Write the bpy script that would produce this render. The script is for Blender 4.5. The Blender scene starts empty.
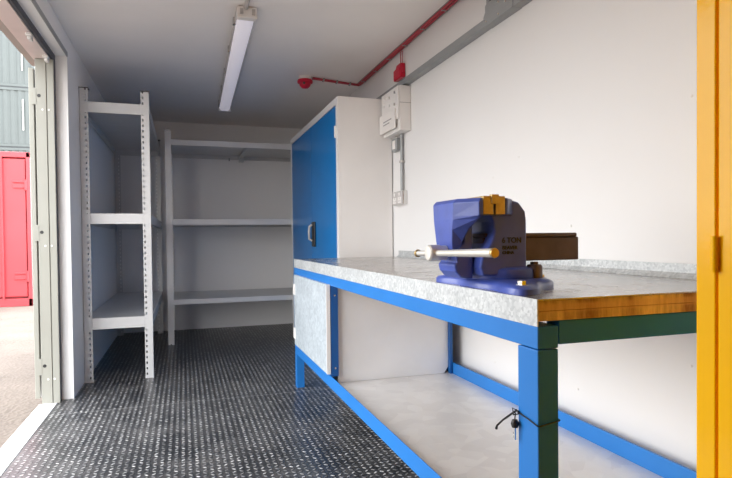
import bpy, bmesh, math, random
from mathutils import Vector, Matrix
random.seed(4)
SC = bpy.context.scene
COL = SC.collection
PI = math.pi

# ------------------------------------------------------------------ materials
def new_mat(name):
    m = bpy.data.materials.new(name); m.use_nodes = True
    nt = m.node_tree; b = nt.nodes['Principled BSDF']
    return m, nt, b

def srgb(r, g, b):
    f = lambda c: ((c/255+.055)/1.055)**2.4 if c/255 > .04045 else c/255/12.92
    return (f(r), f(g), f(b), 1)

def N(nt, t, **k):
    n = nt.nodes.new(t)
    for a, v in k.items():
        if a.startswith('i_'): n.inputs[a[2:].replace('_', ' ')].default_value = v
        else: setattr(n, a, v)
    return n

def coords(nt, scale=(1, 1, 1)):
    tc = N(nt, 'ShaderNodeTexCoord'); mp = N(nt, 'ShaderNodeMapping')
    mp.inputs['Scale'].default_value = scale
    nt.links.new(tc.outputs['Object'], mp.inputs['Vector'])
    return mp.outputs['Vector']

def mix_col(nt, fac, a, b):
    m = N(nt, 'ShaderNodeMix', data_type='RGBA')
    if isinstance(fac, float): m.inputs[0].default_value = fac
    else: nt.links.new(fac, m.inputs[0])
    for s, v in ((6, a), (7, b)):
        if isinstance(v, tuple): m.inputs[s].default_value = v
        else: nt.links.new(v, m.inputs[s])
    return m.outputs[2]

def ramp(nt, src, lo, hi):
    r = N(nt, 'ShaderNodeMapRange'); r.inputs['From Min'].default_value = lo; r.inputs['From Max'].default_value = hi
    nt.links.new(src, r.inputs['Value']); return r.outputs['Result']

def paint(name, col, rough=.45, var=.06, metallic=0, coat=0, bump=.0, scale=4.0, spec=.5, dark=None):
    m, nt, b = new_mat(name)
    v = coords(nt)
    n = N(nt, 'ShaderNodeTexNoise', i_Scale=scale, i_Detail=5.0); nt.links.new(v, n.inputs['Vector'])
    d = dark or tuple(c*(1-var*2) for c in col[:3])+(1,)
    l = tuple(min(1, c*(1+var)) for c in col[:3])+(1,)
    nt.links.new(mix_col(nt, ramp(nt, n.outputs['Fac'], .3, .7), d, l), b.inputs['Base Color'])
    b.inputs['Roughness'].default_value = rough; b.inputs['Metallic'].default_value = metallic
    b.inputs['Coat Weight'].default_value = coat; b.inputs['Coat Roughness'].default_value = .12
    b.inputs['Specular IOR Level'].default_value = spec
    if bump:
        n2 = N(nt, 'ShaderNodeTexNoise', i_Scale=140.0, i_Detail=2.0); nt.links.new(v, n2.inputs['Vector'])
        bp = N(nt, 'ShaderNodeBump', i_Strength=bump, i_Distance=.002)
        nt.links.new(n2.outputs['Fac'], bp.inputs['Height']); nt.links.new(bp.outputs['Normal'], b.inputs['Normal'])
    return m

def galvanised(name, dark, light, rough=.38, metallic=.75, cell=30.0, streak=0.0):
    m, nt, b = new_mat(name)
    v = coords(nt)
    vo = N(nt, 'ShaderNodeTexVoronoi', i_Scale=cell); nt.links.new(v, vo.inputs['Vector'])
    sep = N(nt, 'ShaderNodeSeparateColor'); nt.links.new(vo.outputs['Color'], sep.inputs['Color'])
    n = N(nt, 'ShaderNodeTexNoise', i_Scale=9.0, i_Detail=8.0, i_Roughness=.7); nt.links.new(v, n.inputs['Vector'])
    a = N(nt, 'ShaderNodeMath', operation='MULTIPLY'); a.inputs[1].default_value = .45
    nt.links.new(sep.outputs[0], a.inputs[0])
    s = N(nt, 'ShaderNodeMath', operation='MULTIPLY_ADD'); s.inputs[1].default_value = .8
    nt.links.new(n.outputs['Fac'], s.inputs[0]); nt.links.new(a.outputs[0], s.inputs[2])
    c = mix_col(nt, ramp(nt, s.outputs[0], .3, .95), dark, light)
    nt.links.new(c, b.inputs['Base Color'])
    b.inputs['Metallic'].default_value = metallic
    nt.links.new(N_add(nt, ramp(nt, n.outputs['Fac'], .2, .8), .22, rough-.1), b.inputs['Roughness'])
    return m

def N_add(nt, src, mul, add):
    a = N(nt, 'ShaderNodeMath', operation='MULTIPLY_ADD'); a.inputs[1].default_value = mul; a.inputs[2].default_value = add
    nt.links.new(src, a.inputs[0]); return a.outputs[0]

def checker_plate():
    """black plate with raised lens shaped bars laid crosswise in turn"""
    m, nt, b = new_mat('black_tread_plate')
    L = nt.links
    tc = N(nt, 'ShaderNodeTexCoord')
    def M(op, a, c=None, d=None):
        n = N(nt, 'ShaderNodeMath', operation=op)
        for i, x in enumerate((a, c, d)):
            if x is None: continue
            if isinstance(x, (int, float)): n.inputs[i].default_value = x
            else: L.new(x, n.inputs[i])
        return n.outputs[0]
    sep = N(nt, 'ShaderNodeSeparateXYZ'); L.new(tc.outputs['Object'], sep.inputs[0])
    p = .030
    u = M('DIVIDE', sep.outputs[0], p); v = M('DIVIDE', sep.outputs[1], p)
    fu = M('FLOOR', u); fv = M('FLOOR', v)
    lu = M('SUBTRACT', M('SUBTRACT', u, fu), .5); lv = M('SUBTRACT', M('SUBTRACT', v, fv), .5)
    par = M('MODULO', M('ABSOLUTE', M('ADD', fu, fv)), 2.0)
    sgn = M('SUBTRACT', M('MULTIPLY', par, 2.0), 1.0)
    lv2 = M('MULTIPLY', lv, sgn)
    a = M('MULTIPLY', M('ADD', lu, lv2), .7071); c = M('MULTIPLY', M('SUBTRACT', lu, lv2), .7071)
    e = M('ADD', M('POWER', M('DIVIDE', M('ABSOLUTE', a), .46), 1.8), M('POWER', M('DIVIDE', M('ABSOLUTE', c), .20), 2.0))
    h = M('SMOOTH_MAX', M('SUBTRACT', 1.0, e), 0.0, .1)
    h = M('MINIMUM', h, .7)
    big = N(nt, 'ShaderNodeTexNoise', i_Scale=3.0, i_Detail=7.0, i_Roughness=.75); L.new(tc.outputs['Object'], big.inputs['Vector'])
    fine = N(nt, 'ShaderNodeTexNoise', i_Scale=60.0, i_Detail=4.0); L.new(tc.outputs['Object'], fine.inputs['Vector'])
    dust = ramp(nt, big.outputs['Fac'], .42, .68)
    dust = M('MULTIPLY', dust, ramp(nt, fine.outputs['Fac'], .35, .65))
    base = mix_col(nt, dust, (.018, .019, .022, 1), (.17, .16, .155, 1))
    wn = N(nt, 'ShaderNodeTexWhiteNoise', noise_dimensions='2D'); cb = N(nt, 'ShaderNodeCombineXYZ')
    L.new(fu, cb.inputs[0]); L.new(fv, cb.inputs[1]); L.new(cb.outputs[0], wn.inputs['Vector'])
    wear = M('POWER', wn.outputs['Value'], 1.6)
    top = mix_col(nt, wear, (.12, .12, .125, 1), (.80, .78, .77, 1))
    top = mix_col(nt, M('MULTIPLY', dust, .5), top, (.62, .60, .58, 1))
    col = mix_col(nt, ramp(nt, h, .25, .65), base, top)
    # joint between two plates: pale strip of sealant
    dy = M('ABSOLUTE', M('SUBTRACT', sep.outputs[1], M('MULTIPLY_ADD', sep.outputs[0], .0, 3.6)))
    seam = M('MULTIPLY', M('LESS_THAN', dy, .005), ramp(nt, fine.outputs['Fac'], .3, .6))
    col = mix_col(nt, seam, col, (.32, .31, .30, 1))
    L.new(col, b.inputs['Base Color'])
    L.new(N_add(nt, dust, .2, .30), b.inputs['Roughness'])
    b.inputs['Specular IOR Level'].default_value = .6
    bp = N(nt, 'ShaderNodeBump', i_Strength=1.0, i_Distance=.010)
    L.new(h, bp.inputs['Height']); L.new(bp.outputs['Normal'], b.inputs['Normal'])
    return m

def plywood():
    m, nt, b = new_mat('plywood_edge')
    v = coords(nt, (6, 6, 1))
    n = N(nt, 'ShaderNodeTexNoise', i_Scale=3.0, i_Detail=6.0, i_Roughness=.7); nt.links.new(v, n.inputs['Vector'])
    tc = N(nt, 'ShaderNodeTexCoord'); sep = N(nt, 'ShaderNodeSeparateXYZ'); nt.links.new(tc.outputs['Object'], sep.inputs[0])
    w = N(nt, 'ShaderNodeMath', operation='MULTIPLY'); w.inputs[1].default_value = 2*PI/.0182*.5
    nt.links.new(sep.outputs[2], w.inputs[0])
    sn = N(nt, 'ShaderNodeMath', operation='SINE'); nt.links.new(w.outputs[0], sn.inputs[0])
    pl = ramp(nt, sn.outputs[0], -.5, .5)
    c1 = mix_col(nt, ramp(nt, n.outputs['Fac'], .35, .6), (.28, .125, .03, 1), (.80, .54, .19, 1))
    c2 = mix_col(nt, ramp(nt, n.outputs['Fac'], .3, .7), (.45, .22, .06, 1), (.86, .56, .22, 1))
    nt.links.new(mix_col(nt, pl, c1, c2), b.inputs['Base Color'])
    b.inputs['Roughness'].default_value = .7
    return m

def gravel():
    m, nt, b = new_mat('yard_gravel')
    tc = N(nt, 'ShaderNodeTexCoord')
    n = N(nt, 'ShaderNodeTexNoise', i_Scale=1.2, i_Detail=10.0, i_Roughness=.8); nt.links.new(tc.outputs['Object'], n.inputs['Vector'])
    vo = N(nt, 'ShaderNodeTexVoronoi', i_Scale=40.0); nt.links.new(tc.outputs['Object'], vo.inputs['Vector'])
    a = mix_col(nt, ramp(nt, n.outputs['Fac'], .40, .60), (.06, .045, .035, 1), (.25, .20, .17, 1))
    nt.links.new(mix_col(nt, ramp(nt, vo.outputs['Distance'], .0, .6), a, (.17, .135, .11, 1)), b.inputs['Base Color'])
    b.inputs['Roughness'].default_value = .95
    bp = N(nt, 'ShaderNodeBump', i_Strength=.5, i_Distance=.01); nt.links.new(vo.outputs['Distance'], bp.inputs['Height'])
    nt.links.new(bp.outputs['Normal'], b.inputs['Normal'])
    return m

MT = dict(
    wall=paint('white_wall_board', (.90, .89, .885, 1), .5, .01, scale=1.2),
    wall_r=paint('white_board_dimmed', (.77, .765, .76, 1), .5, .01, scale=1.2),  # same white board, toned down to offset the strong doorway light
    end_wall=paint('end_wall_warm_bounce', (.62, .22, .02, 1), .6, .05, scale=1.5),  # unseen wall; brown made up to bounce warm light onto near faces
    ceil=paint('ceiling_board', (.92, .89, .87, 1), .5, .02, scale=1.5),
    floor=checker_plate(),
    gravel=gravel(),
    blue=paint('light_blue_paint', (.022, .175, .52, 1), .34, .03, spec=.25),
    bar=paint('dull_bar_steel', (.74, .71, .65, 1), .42, .05, metallic=.5),
    blue_door=paint('door_blue_paint', (.0, .18, .52, 1), .3, .03, spec=.22),
    shaded_blue=paint('blue_paint_shaded', (.004, .085, .30, 1), .35, .05),  # frame blue darkened: shade on the post flanges put into the colour
    cab_white=paint('cabinet_white_paint', (.82, .80, .785, 1), .4, .015),
    rack=paint('rack_grey_paint', (.66, .66, .66, 1), .36, .03, metallic=.2),
    galv=galvanised('galvanised_strip', (.36, .38, .39, 1), (.64, .66, .66, 1), .5, .3, 130),
    galv_door=galvanised('galvanised_door', (.40, .45, .49, 1), (.60, .66, .70, 1), .5, .3, 60),
    sheet=galvanised('galvanised_shelf_sheet', (.74, .73, .73, 1), (.85, .845, .84, 1), .42, .35, 16),
    top=galvanised('worktop_sheet', (.38, .365, .355, 1), (.56, .54, .525, 1), .24, .75, 8),
    panel=paint('partition_sheet', (.80, .80, .81, 1), .42, .03, metallic=.25),
    ply=plywood(),
    yellow=paint('yellow_enamel', (.95, .50, .0, 1), .14, .02, spec=.2, bump=.10),
    red=paint('red_plastic', (.55, .004, .035, 1), .35, .05),
    red_cable=paint('red_cable_sheath', (.45, .05, .075, 1), .45, .05),
    grey=paint('grey_steel_trunking', (.33, .345, .35, 1), .45, .05, metallic=.3),
    steel=paint('bright_steel', (.70, .69, .67, 1), .25, .04, metallic=1),
    yellow_reflect_steel=paint('jaw_steel_yellow_reflection', (.50, .36, .16, 1), .38, .12, metallic=.85, scale=40),  # steel with the cabinet's yellow reflection put into its base colour
    black=paint('black_plastic', (.012, .012, .013, 1), .4, .1),
    rubber=paint('dark_rubber', (.085, .09, .105, 1), .7, .1),
    white_plastic=paint('white_plastic', (.78, .76, .74, 1), .35, .01),
    diffuser=paint('opal_diffuser', (.90, .88, .93, 1), .3, .005),
    fit_grey=paint('fitting_grey', (.50, .48, .47, 1), .5, .03),
    green=paint('grey_green_paint', (.32, .315, .275, 1), .45, .03, scale=3),
    pink=paint('header_primer', (.70, .61, .58, 1), .5, .05),
    thresh=paint('threshold_steel', (.78, .77, .75, 1), .4, .08, scale=12),
    vise=paint('vise_blue', (.060, .100, .42, 1), .36, .10, coat=.2, scale=14, bump=.15),
    cast=paint('dull_cast_iron', (.11, .075, .07, 1), .4, .12, metallic=.4, scale=20, bump=.2),
    letter=paint('black_lettering', (.008, .006, .006, 1), .5, .02),
    mark=paint('grey_marking', (.30, .29, .29, 1), .5, .02),
    c_red=paint('container_red', (.42, .035, .045, 1), .45, .05, scale=2),
    c_grey=paint('container_grey', (.085, .10, .098, 1), .5, .05, scale=1),
    c_dark=paint('container_dark', (.05, .055, .06, 1), .6, .05),
)

_b = MT['diffuser'].node_tree.nodes['Principled BSDF']
_b.inputs['Emission Color'].default_value = (.93, .88, 1, 1); _b.inputs['Emission Strength'].default_value = .09  # faint glow added to lift the cover's brightness above the ceiling

# ------------------------------------------------------------------ mesh builder
class MB:
    def __init__(s): s.bm = bmesh.new()
    def box(s, x0, x1, y0, y1, z0, z1):
        x0, x1 = min(x0, x1), max(x0, x1); y0, y1 = min(y0, y1), max(y0, y1); z0, z1 = min(z0, z1), max(z0, z1)
        v = [s.bm.verts.new(p) for p in ((x0,y0,z0),(x1,y0,z0),(x1,y1,z0),(x0,y1,z0),(x0,y0,z1),(x1,y0,z1),(x1,y1,z1),(x0,y1,z1))]
        for f in ((3,2,1,0),(4,5,6,7),(0,1,5,4),(1,2,6,5),(2,3,7,6),(3,0,4,7)): s.bm.faces.new([v[i] for i in f])
        return s
    def prism(s, pts, axis, a, b):
        """pts 2D in the plane across the axis (y: x,z; x: y,z; z: x,y)"""
        def P(p, t): return {'x': (t, p[0], p[1]), 'y': (p[0], t, p[1]), 'z': (p[0], p[1], t)}[axis]
        A = [s.bm.verts.new(P(p, a)) for p in pts]; B = [s.bm.verts.new(P(p, b)) for p in pts]
        n = len(pts); s.bm.faces.new(A); s.bm.faces.new(B[::-1])
        for i in range(n): s.bm.faces.new([A[i], B[i], B[(i+1)%n], A[(i+1)%n]])
        return s
    def loft(s, rings, cap=True):
        R = [[s.bm.verts.new(p) for p in r] for r in rings]
        n = len(R[0])
        for a, b in zip(R, R[1:]):
            for i in range(n): s.bm.faces.new([a[i], a[(i+1)%n], b[(i+1)%n], b[i]])
        if cap: s.bm.faces.new(R[0][::-1]); s.bm.faces.new(R[-1])
        return s
    def tube(s, pts, r, n=12, cap=True):
        pts = [Vector(p) for p in pts]; rs = r if isinstance(r, (list, tuple)) else [r]*len(pts)
        rings = []; up = None
        for i, p in enumerate(pts):
            t = (pts[min(i+1, len(pts)-1)]-pts[max(i-1, 0)]).normalized()
            if up is None: up = t.orthogonal().normalized()
            up = (up - t*up.dot(t)).normalized(); w = t.cross(up)
            rings.append([p+(up*math.cos(2*PI*k/n)+w*math.sin(2*PI*k/n))*rs[i] for k in range(n)])
        return s.loft(rings, cap)
    def lathe(s, c, prof, n=24, axis='z'):
        rings = []
        for r, h in prof:
            ring = []
            for k in range(n):
                a, b = r*math.cos(2*PI*k/n), r*math.sin(2*PI*k/n)
                ring.append({'z': (c[0]+a, c[1]+b, c[2]+h), 'x': (c[0]+h, c[1]+a, c[2]+b), 'y': (c[0]+a, c[1]+h, c[2]+b)}[axis])
            rings.append(ring)
        return s.loft(rings)
    def build(s, name, mat, parent=None, bevel=0, smooth=False, seg=2, origin=None):
        bmesh.ops.recalc_face_normals(s.bm, faces=s.bm.faces)
        me = bpy.data.meshes.new(name); s.bm.to_mesh(me); s.bm.free()
        me.materials.append(MT[mat]); o = bpy.data.objects.new(name, me); COL.objects.link(o)
        if parent is not None:
            o.parent = parent
            w = Vector((0, 0, 0)); q = parent
            while q: w += q.location; q = q.parent
            me.transform(Matrix.Translation(-w))
        elif origin is not None:
            me.transform(Matrix.Translation(-Vector(origin))); o.location = origin
        if smooth:
            for p in me.polygons: p.use_smooth = True
            me.set_sharp_from_angle(angle=math.radians(40))
        if bevel:
            b = o.modifiers.new('b', 'BEVEL'); b.width = bevel; b.segments = seg; b.limit_method = 'ANGLE'
            b.angle_limit = math.radians(35)
        return o

def thing(name, loc, label, cat, group=None):
    o = bpy.data.objects.new(name, None); COL.objects.link(o); o.location = loc
    o.empty_display_size = .1
    o['label'] = label; o['category'] = cat
    if group: o['group'] = group
    return o
def tag(o, label, cat, group=None):
    o['label'] = label; o['category'] = cat
    if group: o['group'] = group
    return o
def struct(o): o['kind'] = 'structure'; return o
def box(*a): return MB().box(*a)

# ------------------------------------------------------------------ room shell
XL, XR, YB, H, YN = -.680, 1.467, 6.55, 2.311, -1.0
OY0, OY1, OZ = 1.0, 3.935, 2.165          # side door opening in the lining
struct(box(-.757, XR+.08, YN-.08, YB+.08, -.03, 0).build('floor', 'floor'))
struct(box(-.745, XR+.08, YN-.08, YB+.08, H, H+.08).build('ceiling', 'ceil'))
struct(box(-.745, XR+.08, YB, YB+.08, 0, H).build('wall_back', 'wall'))
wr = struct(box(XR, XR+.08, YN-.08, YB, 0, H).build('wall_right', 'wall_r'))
struct(box(-.745, XR, YN-.08, YN, 0, H).build('wall_front', 'end_wall'))
m = MB()
m.box(-.745, XL, OY1, YB, 0, H); m.box(-.745, XL, YN, OY0, 0, H); m.box(-.745, XL, OY0, OY1, OZ+.001, H)
struct(m.build('wall_left', 'wall'))
for y, z in ((2.211,1.365),(3.353,2.0),(3.323,1.878),(3.41,1.60),(1.853,1.041),(2.438,1.294),(2.43,.377),(1.815,.398),(2.31,.598),(1.30,1.42),(1.30,.6)):
    MB().lathe((XR-.001, y, z), [(.0, -.002), (.004, -.0018), (.0045, 0), (.0, .0005)], 10, 'x').build('screw_head', 'white_plastic', wr, smooth=True)

# edging of the opening in the lining
m = MB(); m.box(XL, XL+.006, OY0, OY1, OZ-.002, OZ+.026)
struct(m.build('trim_1', 'grey'))
struct(box(XL, XL+.003, OY1-.002, OY1+.008, 0, OZ).build('trim_2', 'wall'))
# rubber seal between lining and the steel frame
m = MB(); m.box(-.762, -.745, 3.875, OY1+.01, 0, 2.126); m.box(-.762, -.745, OY0, OY1+.01, 2.126, 2.32)
m.box(-.762, -.745, OY1, YB, 0, 2.32)
struct(m.build('trim_3', 'rubber'))
# bright threshold
struct(box(-.858, -.757, OY0, 3.86, -.06, .004).build('trim_4', 'thresh', bevel=.003))
# steel door frame
door = bpy.data.objects.new('door_1', None); COL.objects.link(door); door.location = (-.80, 3.86, 0); door['kind'] = 'structure'
m = MB(); m.box(-.779, -.742, 3.862, 3.874, 0, 2.118); m.box(-.783, -.779, 3.868, 3.90, 0, 2.118)
m.box(-.842, -.783, 3.860, 3.90, 0, 2.118)
m.build('door_post', 'green', door, bevel=.002)
m = MB(); m.box(-.858, -.760, OY0, 3.90, 2.120, 2.31)
m.build('door_header', 'pink', door, bevel=.002)
m = MB(); m.box(-.90, -.858, OY0, 4.05, 2.122, 2.36); m.build('gutter', 'green', door)
for y in (3.40, 3.78):
    m = MB(); m.box(-.775, -.757, y, y+.05, 2.085, 2.122); m.tube([(-.780, y-.01, 2.105), (-.75, y-.01, 2.105)], .008)
    m.build('bracket', 'thresh', door, bevel=.002)
m = MB(); m.box(-.880, -.852, 3.868, 5.0, .035, 2.060)
leaf = m.build('door_leaf', 'green', door, bevel=.003)
for z in (1.888, 1.055, .232):
    m = MB(); m.box(-.864, -.838, 3.858, 3.8665, z-.05, z+.05)
    h = m.build('hinge', 'green', door)
    MB().lathe((-.823, 3.860, z+.004), [(0, -.001), (.010, -.001), (.012, .004), (0, .005)], 16, 'y').build('lock_hole', 'black', door)
    for x in (-.805, -.770):
        MB().lathe((x, 3.861, z-.08), [(0, -.003), (.006, -.002), (.007, .004), (0, .004)], 12, 'y').build('bolt', 'thresh', door, smooth=True)

# ------------------------------------------------------------------ outdoors
struct(box(-60, -.86, -25, 60, -.14, -.08).build('ground', 'gravel'))
def corrugated(mb, x0, x1, z0, z1, y, d=.036, p=.278):
    n = int((x1-x0)/p); pts = []
    for i in range(n):
        a = x0+i*(x1-x0)/n; q = (x1-x0)/n
        pts += [(a, y), (a+q*.26, y), (a+q*.5, y+d), (a+q*.76, y+d)]
    pts += [(x1, y), (x1, y+.08), (x0, y+.08)]
    mb.prism(pts, 'z', z0, z1)

# red container, door end towards the yard
rc = thing('shipping_container', (-3.70, 10.7, -.08), 'red steel shipping container standing on the gravel outside', 'container')
x0, x1, y0, z0, z1 = -4.88, -2.44, 10.7, -.08, 2.51
m = MB(); m.box(x0+.03, x1-.03, y0+.12, y0+6.06, z0+.12, z1-.03); m.build('body', 'c_red', rc)
m = MB(); m.box(x0, x0+.09, y0, y0+.13, z0, z1); m.box(x1-.06, x1, y0, y0+.13, z0, z1)
m.box(x0, x1, y0, y0+.13, z1-.09, z1); m.box(x0, x1, y0, y0+.13, z0, z0+.13); m.build('corner_frame', 'c_red', rc, bevel=.008)
for a, b in ((x0+.10, (x0+x1)/2-.01), ((x0+x1)/2+.01, x1-.075)):
    d = MB().box(a, b, y0+.02, y0+.10, z0+.16, z1-.11).build('door', 'c_red', rc, bevel=.01)
    e = b-.12 if b > -3 else a+.02
    for z in (.40, 1.94):
        m = MB(); m.box(e-.06, e+.12, y0-.005, y0+.02, z-.03, z+.03); m.box(e-.06, e+.12, y0-.005, y0+.02, z+.06, z+.09)
        m.tube([(e+.13, y0, z-.07), (e+.13, y0, z+.11)], .022); m.build('hinge', 'c_red', d, bevel=.004)
    for k in (.25, .7):
        x = a+(b-a)*k
        MB().tube([(x, y0-.02, z0+.12), (x, y0-.02, z1-.08)], .017).build('lock_bar', 'c_red' if k > .5 else 'thresh', d)
# grey stack
lab = ['grey shipping container at the bottom of the far stack', 'grey shipping container second up in the far stack',
       'grey corrugated shipping container just above the red one, third up in the far stack', 'grey corrugated shipping container on top of the far stack']
for k in range(4):
    zb = -.08+k*2.62; c = thing('shipping_container', (-12.2, 28, zb), lab[k], 'container', 'stacked grey containers')
    a, b = -18.3, -6.11
    m = MB(); corrugated(m, a+.1, b-.1, zb+.15, zb+2.48, 28.0); m.box(a+.1, b-.1, 28.1, 30.4, zb+.15, zb+2.5); m.build('body', 'c_grey', c)
    m = MB()
    for z in (zb+2.48, zb+.03): m.box(a, b, 27.98, 30.42, z, z+.11)
    m.build('rail', 'c_grey', c)
    for q in (a, b-.12): MB().box(q, q+.12, 27.97, 28.13, zb, zb+2.60).build('corner_post', 'c_grey', c)
    MB().box(a+.2, b-.2, 28.0, 30.3, zb-.02, zb+.04).build('underframe', 'c_dark', c)
    MB().box(-6.62, -6.57, 27.985, 28.0, zb+.75, zb+2.1).build('marking', 'white_plastic', c)

# ------------------------------------------------------------------ racking
def slotted(mb, x0, x1, y0, y1, z1, sx, slots=True, z0=0.0, pitch=.04, plane='y'):
    """steel strip with a column of slots; strip spans x0..x1 (or y0..y1) and is y1-y0 (x1-x0) thick; sx = slot start, end"""
    if not slots: mb.box(x0, x1, y0, y1, z0, z1); return
    sa, sb = sx
    if plane == 'y':
        mb.box(x0, sa, y0, y1, z0, z1); mb.box(sb, x1, y0, y1, z0, z1)
    else:
        mb.box(x0, x1, y0, sa, z0, z1); mb.box(x0, x1, sb, y1, z0, z1)
    z = z0; h = .017
    k = 0
    while z < z1-1e-6:
        e = min(z+pitch-h, z1)
        if plane == 'y': mb.box(sa, sb, y0, y1, z, e)
        else: mb.box(x0, x1, sa, sb, z, e)
        z += pitch
def rack(name, X0, X1, Y0, Y1, ztop, shelves, label, slot_front=True, w=.055):
    r = thing(name, ((X0+X1)/2, (Y0+Y1)/2, 0), label, 'shelving rack')
    t = .003
    for sx in (0, 1):
        for sy in (0, 1):
            m = MB()
            xa, xb = (X0, X0+w) if sx == 0 else (X1-w, X1)
            ya, yb = (Y0, Y0+w) if sy == 0 else (Y1-w, Y1)
            yf = (Y0, Y0+t) if sy == 0 else (Y1-t, Y1)
            # slots sit near the inner side on the near left post, near the post's left on the others
            c = X0+w-.017 if sx == 0 else X1-w+.012
            if slot_front or sy == 1: slotted(m, xa, xb, yf[0], yf[1], ztop, (c-.005, c+.005))
            else: m.box(xa, xb, yf[0], yf[1], 0, ztop); m.box(xa, xa+.02, yf[0]-.006, yf[0], 0, ztop); m.box(xb-.024, xb, yf[0]-.012, yf[0], 0, ztop)
            xf = (X0, X0+t) if sx == 0 else (X1-t, X1)
            mid = (ya+yb)/2
            slotted(m, xf[0], xf[1], ya if sy else ya+t, yb-t if sy else yb, ztop, (mid-.005, mid+.005), plane='x')
            u = m.build('upright', 'rack', r)
            MB().box(xa-.003, xb+.003, ya-.003, yb+.003, ztop, ztop+.006).build('end_cap', 'black', u)
            MB().box(xa-.001, xb+.001, ya-.001, yb+.001, 0, .006).build('foot', 'black' if not slot_front else 'rack', u)
    for zb, zt in shelves:
        s = MB(); g = .004
        s.box(X0+g, X1-g, Y0+g, Y1-g, zt-.012, zt-.004)
        sh = s.build('shelf', 'rack', r)
        dpt = zt-zb
        for (a, b, c, d, nx) in ((X0+w if True else X0, X1-w, Y0-.001, Y0+.002, 0), (X0+w, X1-w, Y1-.004, Y1+.001, 0)):
            m = MB(); m.box(a, b, c, d, zb, zt)
            inn = .016 if c < (Y0+Y1)/2 else -.016
            m.box(a, b, min(c, c+inn), max(c, c+inn), zb, zb+.003); m.box(a-.03, a, c+.002 if inn > 0 else c, (d+.003), zb, zt); m.box(b, b+.03, c+.002 if inn > 0 else c, d+.003, zb, zt)
            m.build('beam', 'rack', sh, bevel=.0015)
        for xs in (X0, X1):
            sg = 1 if xs == X0 else -1
            m = MB(); m.box(xs, xs+sg*.003, Y0+w, Y1-w, zb, zt); m.box(xs, xs+sg*.016, Y0+w, Y1-w, zb, zb+.003)
            m.build('beam', 'rack', sh)
    return r
rA = rack('shelving_rack', -.6765, -.222, 4.34, 6.44, 2.076, [(1.908, 1.984), (1.122, 1.197), (.374, .453)],
          'grey slotted steel rack with three shelves along the left wall beside the doorway')
rB = rack('shelving_rack', -.152, 1.40, 5.643, 6.52, 2.050, [(1.912, 1.965), (1.147, 1.204), (.381, .430)],
          'wide grey steel rack with three shelves across the back wall', slot_front=False)
m = MB(); m.box(.62, .66, 5.66, 6.50, 1.925, 1.932); m.box(.615, .62, 5.66, 6.50, 1.915, 1.94); m.box(.615, .665, 6.44, 6.50, 1.88, 1.93)
m.build('tie_bar', 'rack', rB)
m = MB(); m.box(.50, .512, 6.46, 6.475, 1.89, 1.922); m.build('hook', 'grey', rB)

# ------------------------------------------------------------------ tall blue door cupboard
cx0, cx1, cya, cyb, cz = 1.050, 1.458, 3.818, 5.63, 2.009
cb = thing('storage_cupboard', (1.25, 4.72, 0), 'tall cupboard with white metal body and two blue doors behind the workbench', 'cupboard')
m = MB(); m.box(cx0+.02, cx1, cya, cyb, 0.0, cz); 
m.build('body', 'cab_white', cb, bevel=.002)
m = MB(); m.box(cx0, cx0+.02, cya, cya+.055, 0, cz); m.box(cx0, cx0+.02, cyb-.045, cyb, 0, cz); m.box(cx0, cx0+.02, cya+.055, cyb-.045, cz-.05, cz); m.box(cx0, cx0+.02, cya+.055, cyb-.045, 0, .09)
m.build('front_frame', 'cab_white', cb, bevel=.0015)
mid = 4.690
for k, (a, b) in enumerate(((cya+.058, mid-.002), (mid+.002, cyb-.048))):
    d = MB().box(cx0+.003, cx0+.0195, a, b, .094, cz-.054).build('door', 'blue_door', cb, bevel=.002)
    hy = a+.0 if k == 0 else b
    for z in (1.765, .35):
        m = MB(); m.tube([(cx0-.004, hy-.005, z-.042), (cx0-.004, hy-.005, z+.042)], .008); m.box(cx0-.002, cx0+.003, hy-.012, hy+.01, z-.035, z+.035)
        m.build('hinge', 'white_plastic', d)
    if k == 0:
        h = MB().box(cx0-.012, cx0+.003, 4.55, 4.655, .935, 1.145).build('handle', 'black', d, bevel=.006)
        m = MB(); m.tube([(cx0-.014, 4.625, .985), (cx0-.038, 4.625, 1.00), (cx0-.040, 4.625, 1.06), (cx0-.036, 4.625, 1.105), (cx0-.014, 4.625, 1.12)], .010)
        m.build('lever', 'fit_grey', h, smooth=True)

# ------------------------------------------------------------------ workbench
bx0, bx1, by0, by1 = .710, 1.462, 1.005, 3.735
wb = thing('workbench', (1.08, 2.37, 0), 'long blue steel workbench with galvanised top along the right wall', 'workbench')
def leg(m, xa, xb, ya, yb, z1): m.box(xa, xb, ya, yb, 0, z1)
MB().box(bx0, .762, by0, 1.079, 0, .758).build('leg', 'blue', wb, bevel=.002)
MB().box(bx0, .762, 3.683, by1, 0, .758).build('leg', 'blue', wb, bevel=.002)
MB().box(1.385, 1.437, by0, 1.075, 0, .758).build('leg', 'blue', wb, bevel=.002)
MB().box(1.385, 1.437, 3.683, by1, 0, .758).build('leg', 'blue', wb, bevel=.002)
MB().box(bx0, .762, by0, by1, .760, .8085).build('top_rail', 'blue', wb, bevel=.002)
MB().box(1.385, 1.437, by0, by1, .760, .8085).build('top_rail', 'blue', wb, bevel=.002)
m = MB(); m.box(.768, 1.383, by0+.006, by0+.05, .766, .8185)
m.build('end_rail', 'blue', wb, bevel=.002)
MB().box(.768, 1.383, by1-.05, by1-.004, .766, .8185).build('end_rail', 'blue', wb, bevel=.002)
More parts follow.
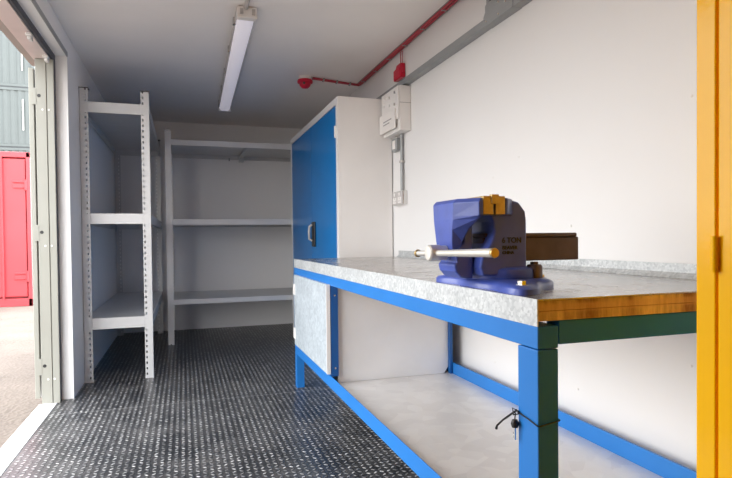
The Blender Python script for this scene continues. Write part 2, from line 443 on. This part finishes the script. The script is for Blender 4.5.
# lower frame
m = MB(); m.box(bx0, .714, 1.0795, 3.6825, .229, .292); m.box(.714, .745, 1.0795, 3.6825, .229, .234); m.build('bottom_rail', 'blue', wb, bevel=.001)
m = MB(); m.box(1.402, 1.412, 1.0795, 3.6825, .229, .310); m.build('bottom_rail', 'blue', wb, bevel=.001)
m = MB(); m.box(.764, 1.383, by0+.01, by0+.05, .20, .243); m.build('end_rail', 'blue', wb)
MB().box(.715, 1.401, 1.082, 3.68, .244, .2495).build('shelf', 'sheet', wb)
for y in (2.0, 2.9): MB().box(.746, 1.40, y, y+.04, .21, .243).build('cross_bar', 'blue', wb)
# middle posts
m = MB(); m.box(.714, .750, 2.760, 2.764, .2925, .759); m.box(.712, .716, 2.764, 2.80, .2925, .759)
p = m.build('middle_post', 'shaded_blue', wb)
for z in (.71, .335): MB().lathe((.732, 2.759, z), [(0, -.003), (.005, -.002), (.006, .001), (0, .001)], 10, 'y').build('screw', 'steel', p)
MB().box(1.385, 1.400, 2.758, 2.784, .2505, .759).build('middle_post', 'shaded_blue', wb)
# partition and cabinet under the top
m = MB(); m.prism([(.752, .2505), (1.360, .2505), (1.384, .285), (1.384, .758), (.752, .758)], 'y', 2.785, 2.789)
m.build('partition_panel', 'panel', wb)
m = MB(); m.box(.752, 1.384, 3.66, 3.664, .2505, .758); m.build('end_panel', 'panel', wb)
dr = MB().box(.690, .708, 2.770, 3.640, .305, .766).build('door', 'galv_door', wb, bevel=.0015)
MB().box(.6885, .7085, 2.762, 2.7695, .305, .766).build('edge_strip', 'white_plastic', dr)
for z in (.67, .38):
    m = MB(); m.box(.687, .691, 3.60, 3.655, z-.035, z+.035); m.tube([(.692, 3.648, z-.035), (.692, 3.648, z+.035)], .007)
    m.build('hinge', 'white_plastic', dr)
# top: two boards of plywood wrapped in galvanised sheet
m = MB(); m.box(bx0+.002, 1.455, by0+.001, by1-.002, .8195, .8405); m.box(bx0+.002, 1.455, by0+.001, by1-.002, .8412, .8635)
m.build('plywood_top', 'ply', wb, bevel=.001)
m = MB(); m.box(bx0+.0015, 1.4585, by0-.001, by1, .8640, .8670); m.build('worktop_sheet', 'top', wb)
MB().box(bx0-.0015, bx0+.0015, by0-.001, by1, .8090, .8670).build('front_edge', 'galv', wb)
m = MB(); m.prism([(1.4585, .8665), (1.4625, .8665), (1.4625, .912), (1.4595, .912), (1.4585, .884), (1.452, .876), (1.440, .8675), (1.4425, .867)], 'y', by0-.001, by1-.03)
m.build('upstand', 'galv', wb)

# ------------------------------------------------------------------ vise
vy = 1.33
vs = thing('bench_vise', (.84, vy, .867), 'worn blue cast iron bench vise bolted on the workbench corner', 'vise')
Z0 = .8672
def smooth_poly(pts, it=2):
    for _ in range(it):
        q = []
        for i in range(len(pts)):
            a, b = pts[i], pts[(i+1) % len(pts)]
            q += [(a[0]*.75+b[0]*.25, a[1]*.75+b[1]*.25), (a[0]*.25+b[0]*.75, a[1]*.25+b[1]*.75)]
        pts = q
    return pts
base_out = [(.735, 1.56), (.714, 1.50), (.735, 1.40), (.722, 1.30), (.735, 1.22), (.713, 1.13), (.722, 1.075), (.775, 1.085), (.83, 1.16), (.885, 1.19), (.925, 1.235), (.945, 1.32), (.93, 1.41), (.885, 1.47), (.84, 1.49), (.785, 1.56)]
sp = smooth_poly(base_out)
m = MB()
cxm, cym = .835, 1.32
def scaled(k, z): return [(cxm+(x-cxm)*k, cym+(y-cym)*k, z) for x, y in sp]
m.loft([scaled(1, Z0), scaled(1, Z0+.013), scaled(.97, Z0+.018), scaled(.86, Z0+.024)])
bs = m.build('base', 'vise', vs, smooth=True)
for x, y in ((.745, 1.115), (.752, 1.515), (.915, 1.28)):
    m = MB(); m.lathe((x, y, Z0+.018), [(0, 0), (.016, 0), (.016, .004), (.0105, .0042), (.0105, .013), (0, .014)], 6); m.build('bolt', 'steel', bs)
m = MB(); m.lathe((.820, 1.325, Z0+.022), [(0, 0), (.090, 0), (.092, .004), (.090, .026), (.082, .032), (0, .033)], 40)
m.build('swivel_ring', 'vise', vs, smooth=True)
for a in (-.75, .8):
    x, y = .820+.088*math.cos(a), 1.325+.088*math.sin(a)
    m = MB(); m.lathe((x, y, Z0+.018), [(0, 0), (.021, 0), (.021, .036), (.017, .041), (0, .042)], 18)
    m.tube([(x, y, Z0+.058), (x, y, Z0+.066)], .011, 6); m.build('clamp_nut', 'cast', vs, smooth=True)
# fixed jaw body
ya, yb = 1.252, 1.408
prof = [(.724, .900), (.716, .922), (.722, .950), (.746, .985), (.757, 1.015), (.754, 1.040), (.742, 1.060), (.742, 1.094), (.815, 1.094), (.830, 1.090), (.850, 1.066), (.853, 1.045), (.853, .905), (.845, .900)]
m = MB(); m.prism(prof, 'y', ya, yb)
fixed = m.build('fixed_jaw', 'vise', vs, bevel=.006, smooth=False, seg=3)
m = MB(); m.loft([[(.766, 1.217, z), (.775, 1.217, z), (.812, 1.254, z), (.812, 1.406, z), (.775, 1.442, z), (.766, 1.442, z)] for z in (1.056, 1.098)])
m.build('jaw_head', 'vise', fixed, bevel=.004)
# moving jaw
m = MB()
def ring(z, f, bk, n0, n1, w0, w1):  # f front x, bk back x, narrow part y0,y1 ; wide part y0,y1
    g = min(f+.040, bk-.004)
    return [(f, n1, z), (f, n0, z), (g, w0, z), (bk, w0, z), (bk, w1, z), (g, w1, z)]
m.loft([ring(.968, .658, .682, 1.293, 1.383, 1.291, 1.385), ring(.990, .655, .684, 1.290, 1.385, 1.284, 1.388), ring(1.020, .653, .690, 1.286, 1.388, 1.262, 1.402),
        ring(1.045, .652, .697, 1.279, 1.391, 1.228, 1.436), ring(1.054, .652, .703, 1.278, 1.392, 1.214, 1.446), ring(1.088, .652, .703, 1.275, 1.395, 1.214, 1.446), ring(1.098, .662, .703, 1.275, 1.395, 1.218, 1.442)])
mv = m.build('moving_jaw', 'vise', vs, bevel=.003)
m = MB(); m.prism([(.663, .966), (.668, .935), (.66, .930), (.664, .912), (.680, .896), (.700, .892), (.714, .892), (.714, 1.056), (.688, 1.056), (.688, .985)], 'y', 1.288, 1.385)
m.build('jaw_body', 'vise', mv, bevel=.004)
for x0_, x1_, nm in ((.7035, .7325, mv), (.7380, .7655, fixed)):
    m = MB(); m.box(x0_, x1_, 1.215, 1.445, 1.056, 1.102); m.build('jaw_plate', 'yellow_reflect_steel', nm, bevel=.0015)
MB().box(.726, .746, 1.212, 1.225, 1.082, 1.106).build('jaw_key', 'yellow_reflect_steel', fixed, bevel=.001)
# slide
m = MB(); m.box(.745, 1.045, 1.288, 1.372, .935, .999); m.box(.745, 1.035, 1.282, 1.378, .999, 1.010)
sl = m.build('slide', 'cast', vs, bevel=.003)
m = MB(); m.tube([(.73, 1.33, .958), (.655, 1.33, .958)], .018, 16); m.build('screw', 'steel', vs, smooth=True)
m = MB(); m.lathe((.604, 1.33, .960), [(0, 0), (.018, .001), (.0215, .005), (.0215, .034), (.019, .037), (.019, .052), (0, .052)], 28, 'x')
hd = m.build('screw_head', 'bar', vs, smooth=True)
m = MB(); m.tube([(.622, 1.43, .957), (.631, 1.05, .966)], [.0075, .0098], 14)
m.build('handle_bar', 'bar', vs, smooth=True)
for p in ((.631, 1.045, .966), (.622, 1.432, .957)):
    m = MB(); m.lathe(p, [(0, -.004), (.010, -.0035), (.0112, 0), (.010, .005), (0, .006)], 16, 'y'); m.build('end_knob', 'yellow_reflect_steel', vs, smooth=True)
def lettering(txt, x, y, z, size, parent, mat, rot=(PI/2, 0, 0)):
    c = bpy.data.curves.new('lettering', 'FONT'); c.body = txt; c.size = size; c.extrude = .0008; c.offset = .0004
    c.materials.append(MT[mat]); t_ = bpy.data.objects.new('lettering_curve', c); COL.objects.link(t_)
    bpy.context.view_layer.update()
    me = bpy.data.meshes.new_from_object(t_.evaluated_get(bpy.context.evaluated_depsgraph_get())); bpy.data.objects.remove(t_); bpy.data.curves.remove(c)
    o = bpy.data.objects.new('lettering', me); COL.objects.link(o); o.parent = parent
    w = Vector((0, 0, 0)); q = parent
    while q: w += q.location; q = q.parent
    o.location = Vector((x, y, z))-w; o.rotation_euler = rot; return o
lettering('6 TON', .778, ya-.0005, .985, .0195, fixed, 'letter')
lettering('BEAVER', .779, ya-.0005, .968, .0130, fixed, 'letter')
lettering('CHINA', .779, ya-.0005, .956, .0110, fixed, 'letter')

# ------------------------------------------------------------------ key on a black cord round the near leg
ky = thing('hanging_key', (.70, 1.075, .605), 'small dark key on black cord tied round the nearest workbench leg', 'key')
m = MB()
m.tube([(.707, 1.074, .607), (.707, 1.035, .603), (.7068, 1.003, .598), (.712, 1.0015, .597), (.740, 1.0015, .601), (.762, 1.0015, .604), (.765, 1.005, .604), (.765, 1.06, .606), (.765, 1.081, .607), (.74, 1.082, .607), (.708, 1.082, .607), (.707, 1.074, .607)], .0017, 6)
m.tube([(.705, 1.078, .610), (.700, 1.095, .596), (.694, 1.118, .577), (.690, 1.135, .560), (.690, 1.139, .551)], [.0022, .0025, .0022, .0024, .0035], 6)
m.tube([(.704, 1.074, .611), (.700, 1.086, .614), (.696, 1.076, .602), (.703, 1.066, .606), (.704, 1.078, .612)], .002, 6)
m.build('cord', 'black', ky, smooth=True)
m = MB(); m.tube([(.701, 1.076, .606), (.700, 1.077, .592)], .0015, 6)
m.lathe((.700, 1.077, .581), [(0, -.009), (.007, -.008), (.009, 0), (.006, .009), (0, .011)], 12); m.build('key_bow', 'black', ky, smooth=True)
m = MB(); m.box(.6985, .7015, 1.0745, 1.0795, .545, .575); m.box(.6985, .7015, 1.0795, 1.0820, .548, .553); m.box(.6985, .7015, 1.0795, 1.0815, .557, .561); m.build('key_blade', 'steel', ky)

# ------------------------------------------------------------------ yellow cabinet
yc = thing('safety_cabinet', (1.1, .2, 0), 'glossy yellow steel cabinet with hinged door at the near end of the workbench', 'cabinet')
yx0, yy1, yy0 = .760, .665, -.25
m = MB(); m.box(yx0+.02, 1.455, yy0, yy1, 0, 1.83); m.build('body', 'yellow', yc, bevel=.002)
m = MB(); m.box(yx0, yx0+.02, .632, yy1, 0, 1.83); m.box(yx0, yx0+.02, yy0, yy0+.03, 0, 1.83); m.box(yx0, yx0+.02, yy0+.03, .632, 1.79, 1.83); m.box(yx0, yx0+.02, yy0+.03, .632, 0, .07)
m.build('front_frame', 'yellow', yc, bevel=.002)
for k, (a, b) in enumerate(((.1925, .6275), (yy0+.033, .1895))):
    d = MB().box(yx0-.001, yx0+.0195, a, b, .074, 1.786).build('door', 'yellow', yc, bevel=.003)
    hy = b+.001 if k == 0 else a-.001
    for z in (.971, 1.62, .25):
        m = MB(); m.tube([(yx0-.006, hy, z-.027), (yx0-.006, hy, z+.027)], .0048, 12)
        for q in (-.0135, 0, .0135): m.tube([(yx0-.006, hy, z+q-.0004), (yx0-.006, hy, z+q+.0004)], .0051, 12)
        m.build('hinge', 'yellow', d, smooth=True)

# ------------------------------------------------------------------ ceiling light
lt = thing('batten_light', (.37, 4.22, H), 'long white batten light with opal cover fixed to the ceiling', 'light')
def batten(u0, u1):
    pass
ly0, ly1 = 3.19, 5.60
def skew(x, y): return x+.020+(y-ly0)*.0165
def sbox(m, a, b, y0_, y1_, z0_, z1_):
    m.prism([(skew(a, y0_), y0_), (skew(b, y0_), y0_), (skew(b, y1_), y1_), (skew(a, y1_), y1_)], 'z', z0_, z1_); return m
m = MB(); sbox(m, .282, .398, ly0+.02, ly1-.02, 2.275, 2.308); m.build('housing', 'fit_grey', lt, bevel=.006)
m = MB()
prf = [(.290, 2.280), (.296, 2.256), (.312, 2.245), (.368, 2.245), (.384, 2.256), (.390, 2.280)]
m.loft([[(skew(x, y), y, z) for x, z in prf] for y in (ly0+.05, ly1-.05)])
m.build('diffuser', 'diffuser', lt, smooth=True)
for y0_, y1_ in ((ly0, ly0+.05), (ly1-.05, ly1)):
    m = MB(); sbox(m, .284, .396, y0_, y1_, 2.243, 2.306); m.build('end_cap', 'white_plastic', lt, bevel=.006)
for y in (3.36, 3.86, 4.36, 4.86, 5.36):
    m = MB(); x = skew(.282, y); m.box(x-.010, x+.006, y-.018, y+.018, 2.260, 2.300); m.build('clip', 'steel', lt, bevel=.002)
for q in (.300, .366): sbox(MB(), q, q+.018, ly0-.012, ly0+.001, 2.26, 2.29).build('gland', 'fit_grey', lt)
tag(MB().tube([(.353, YN+.001, 2.2985), (.353, ly0-.002, 2.2985)], .0125, 14).build('conduit', 'fit_grey', smooth=True), 'grey round conduit running along the ceiling into the batten light', 'conduit')

# ------------------------------------------------------------------ fire alarm
bc = thing('alarm_beacon', (.955, 4.45, H), 'round red alarm sounder hanging from the ceiling', 'alarm')
MB().lathe((.955, 4.45, H), [(0, -.001), (.050, -.001), (.052, -.022), (.046, -.028), (0, -.029)], 28).build('base', 'white_plastic', bc, smooth=True)
MB().lathe((.955, 4.45, H), [(0, -.026), (.058, -.026), (.063, -.036), (.061, -.050), (.047, -.056), (.042, -.074), (.026, -.090), (0, -.095)], 28).build('dome', 'red', bc, smooth=True)
MB().lathe((.935, 4.400, H-.065), [(0, -.008), (.010, -.007), (.010, 0), (0, .001)], 12, 'y').build('lens', 'cast', bc)
ac = thing('alarm_cable', (1.2, 3.5, H), 'pair of red fire alarm cables clipped along the ceiling corner', 'cable')
for k in (0, 1):
    o = k*.020
    m = MB(); m.tube([(1.018, 4.452-o, H-.010), (1.20, 4.492-o, H-.010), (1.438-o, 4.540-o, H-.010), (1.444-o, 4.52-o, H-.010), (1.444-o, 3.0, H-.010), (1.444-o, YN+.01, H-.012)], .0075, 10)
    m.build('cable', 'red_cable', ac, smooth=True)
MB().box(1.414, 1.4655, YN+.01, 4.52, H-.003, H-.0005).build('tray', 'grey', ac)
for i in range(17):
    y = 4.40-i*.30
    MB().box(1.418, 1.456, y-.008, y+.008, H-.0175, H-.001).build('clip', 'grey', ac, bevel=.002)
for i in range(3):
    x = 1.11+i*.12; y = 4.468+i*.026
    MB().box(x-.006, x+.006, y-.035, y+.014, H-.022, H-.001).build('clip', 'grey', ac, bevel=.002)
rb = thing('alarm_call_box', (1.44, 3.60, 2.13), 'small red alarm box on the right wall above the fuse board', 'alarm box')
MB().prism([(3.560, 2.104), (3.700, 2.104), (3.700, 2.178), (3.660, 2.183), (3.645, 2.203), (3.565, 2.203)], 'x', 1.430, XR-.001).build('body', 'red', rb, bevel=.006)
MB().box(1.4268, 1.4305, 3.572, 3.690, 2.114, 2.172).build('front_plate', 'red', rb, bevel=.003)
MB().tube([(1.445, 3.556, 2.135), (1.445, 3.542, 2.135)], .008, 10).build('keyhole', 'red', rb)
for y in (3.585, 3.615): MB().tube([(1.452, y, 2.201), (1.452, y, 2.290)], .0032, 8).build('cable_drop', 'red_cable', rb)

# ------------------------------------------------------------------ trunking on the right wall
tk = thing('cable_trunking', (1.44, 2, 2.03), 'grey steel cable trunking along the top of the right wall', 'trunking')
MB().box(1.420, XR-.001, 2.39, 4.10, 2.031, 2.070).build('lower_run', 'grey', tk, bevel=.002)
MB().box(1.420, XR-.001, YN+.001, 2.20, 2.031, 2.070).build('lower_run', 'grey', tk, bevel=.002)
m = MB(); m.prism([(2.434, 2.0295), (2.434, 2.075), (2.418, 2.095), (2.418, 2.125), (2.40, 2.135), (2.215, 2.125), (2.18, 2.073), (2.18, 2.0295)], 'x', 1.416, XR-.0005)
tc_ = m.build('joint_cover', 'grey', tk, bevel=.001)
MB().box(1.4205, XR-.001, 2.225, 2.414, 2.126, 2.275).build('riser', 'grey', tk, bevel=.002)
MB().tube([(1.4195, 2.40, 2.131), (1.4195, 2.33, 2.150), (1.4195, 2.26, 2.143)], .003, 6).build('joint_gap', 'black', tk)
for y, z in ((2.41, 2.05), (2.24, 2.08), (2.30, 2.10), (2.30, 2.045)):
    MB().lathe((1.4155, y, z), [(0, -.002), (.005, -.0015), (.006, .001), (0, .001)], 10, 'x').build('screw', 'steel', tc_)

# ------------------------------------------------------------------ fuse board, switch, conduit, socket
fb = thing('fuse_board', (1.42, 3.63, 1.72), 'white fuse board box on the right wall beside the cupboard', 'fuse board')
MB().box(1.385, XR-.001, 3.470, 3.795, 1.722, 2.022).build('body', 'white_plastic', fb, bevel=.005)
fr = MB().box(1.372, 1.3848, 3.472, 3.793, 1.80, 2.018).build('cover', 'white_plastic', fb, bevel=.004)
MB().box(1.358, 1.372, 3.505, 3.805, 1.742, 1.872).build('flap', 'white_plastic', fb, bevel=.004)
for y, z in ((3.53, 1.985), (3.53, 1.905), (3.63, 1.97), (3.70, 1.985), (3.63, 1.915), (3.74, 1.94)):
    MB().lathe((1.3717, y, z), [(0, -.008), (.009, -.007), (.010, 0), (0, .001)], 12, 'x').build('knob', 'fit_grey' if y < 3.6 else 'white_plastic', fr)
MB().box(1.3572, 1.3582, 3.56, 3.72, 1.81, 1.818).build('marking', 'mark', fb)
MB().box(1.3572, 1.3582, 3.60, 3.72, 1.79, 1.797).build('marking', 'mark', fb)
MB().box(1.384, XR-.001, 3.4695, 3.4705, 1.905, 1.908).build('seam', 'mark', fb)
sw = thing('wall_switch', (1.44, 3.69, 1.66), 'small grey metal switch box just under the fuse board', 'switch')
MB().box(1.430, XR-.001, 3.645, 3.755, 1.615, 1.705).build('body', 'grey', sw, bevel=.005)
MB().box(1.4265, 1.430, 3.672, 3.728, 1.63, 1.69).build('rocker', 'white_plastic', sw, bevel=.003)
MB().tube([(1.450, 3.70, 1.705), (1.450, 3.70, 1.722)], .009).build('conduit_stub', 'steel', sw)
cd = thing('conduit', (1.452, 3.60, 1.32), 'vertical galvanised conduit from the fuse board down to the socket', 'conduit')
MB().tube([(1.450, 3.602, 1.3295), (1.450, 3.602, 1.7215)], .0115, 14).build('tube', 'grey', cd, smooth=True)
MB().box(1.434, XR-.001, 3.583, 3.621, 1.522, 1.538).build('saddle', 'fit_grey', cd, bevel=.003)
sk = thing('double_socket', (1.44, 3.65, 1.23), 'metal double power socket on the right wall below the conduit', 'socket')
MB().box(1.432, XR-.001, 3.545, 3.745, 1.232, 1.328).build('back_box', 'steel', sk, bevel=.004)
pl = MB().box(1.4285, 1.432, 3.548, 3.742, 1.235, 1.325).build('face_plate', 'fit_grey', sk, bevel=.002)
for y in (3.60, 3.69):
    m = MB(); m.box(1.4262, 1.4285, y-.032, y+.032, 1.243, 1.285); m.build('outlet', 'white_plastic', pl, bevel=.002)
    for a, b in ((0, .276), (-.012, .258), (.012, .258)): MB().box(1.4258, 1.4263, y+a-.003, y+a+.003, 1+b-.005, 1+b+.005).build('pin_hole', 'mark', pl)
    MB().box(1.424, 1.4286, y-.012, y+.012, 1.294, 1.316).build('rocker', 'white_plastic', pl, bevel=.002)

# ------------------------------------------------------------------ light and camera
w = bpy.data.worlds.new('sky'); SC.world = w; w.use_nodes = True
nt = w.node_tree; bg = nt.nodes['Background']
tc = N(nt, 'ShaderNodeTexCoord'); sep = N(nt, 'ShaderNodeSeparateXYZ'); nt.links.new(tc.outputs['Generated'], sep.inputs[0])
nt.links.new(mix_col(nt, ramp(nt, sep.outputs[2], 0, 1), (1.0, .985, .97, 1), (.86, .93, 1.0, 1)), bg.inputs['Color'])
bg.inputs['Strength'].default_value = 2.4
L = bpy.data.lights.new('doorway_daylight', 'AREA'); L.shape = 'RECTANGLE'; L.size = OY1-OY0; L.size_y = 2.15
L.cycles.is_portal = True
lo = bpy.data.objects.new('doorway_daylight', L); COL.objects.link(lo)
lo.location = (-.92, (OY0+OY1)/2, 1.05); lo.rotation_euler = (PI/2, 0, -PI/2)

F, YA, PT, RO, CY = 556.82, .3167, .0191, .0107, 249.07
cam = bpy.data.cameras.new('camera'); co = bpy.data.objects.new('camera', cam); COL.objects.link(co)
cam.sensor_width = 36; cam.sensor_fit = 'HORIZONTAL'; cam.lens = F/732*36; cam.shift_y = (CY-239)/732
cam.clip_start = .02; cam.clip_end = 300
A = Vector((math.cos(YA), -math.sin(YA), 0)); D = Vector((math.sin(YA), math.cos(YA), 0)); Zv = Vector((0, 0, 1))
fwd = D*math.cos(PT)-Zv*math.sin(PT); Zc = D*math.sin(PT)+Zv*math.cos(PT)
R = A*math.cos(RO)-Zc*math.sin(RO); U = A*math.sin(RO)+Zc*math.cos(RO)
co.matrix_world = Matrix(((R.x, U.x, -fwd.x, 0), (R.y, U.y, -fwd.y, 0), (R.z, U.z, -fwd.z, 1), (0, 0, 0, 1)))
SC.camera = co
SC.view_settings.view_transform = 'Standard'; SC.view_settings.look = 'None'
SC.view_settings.gamma = 1; SC.view_settings.use_curve_mapping = False
SC.view_settings.exposure = 1.56
SC.cycles.use_denoising = True
SC.cycles.max_bounces = 14; SC.cycles.diffuse_bounces = 10; SC.cycles.glossy_bounces = 6
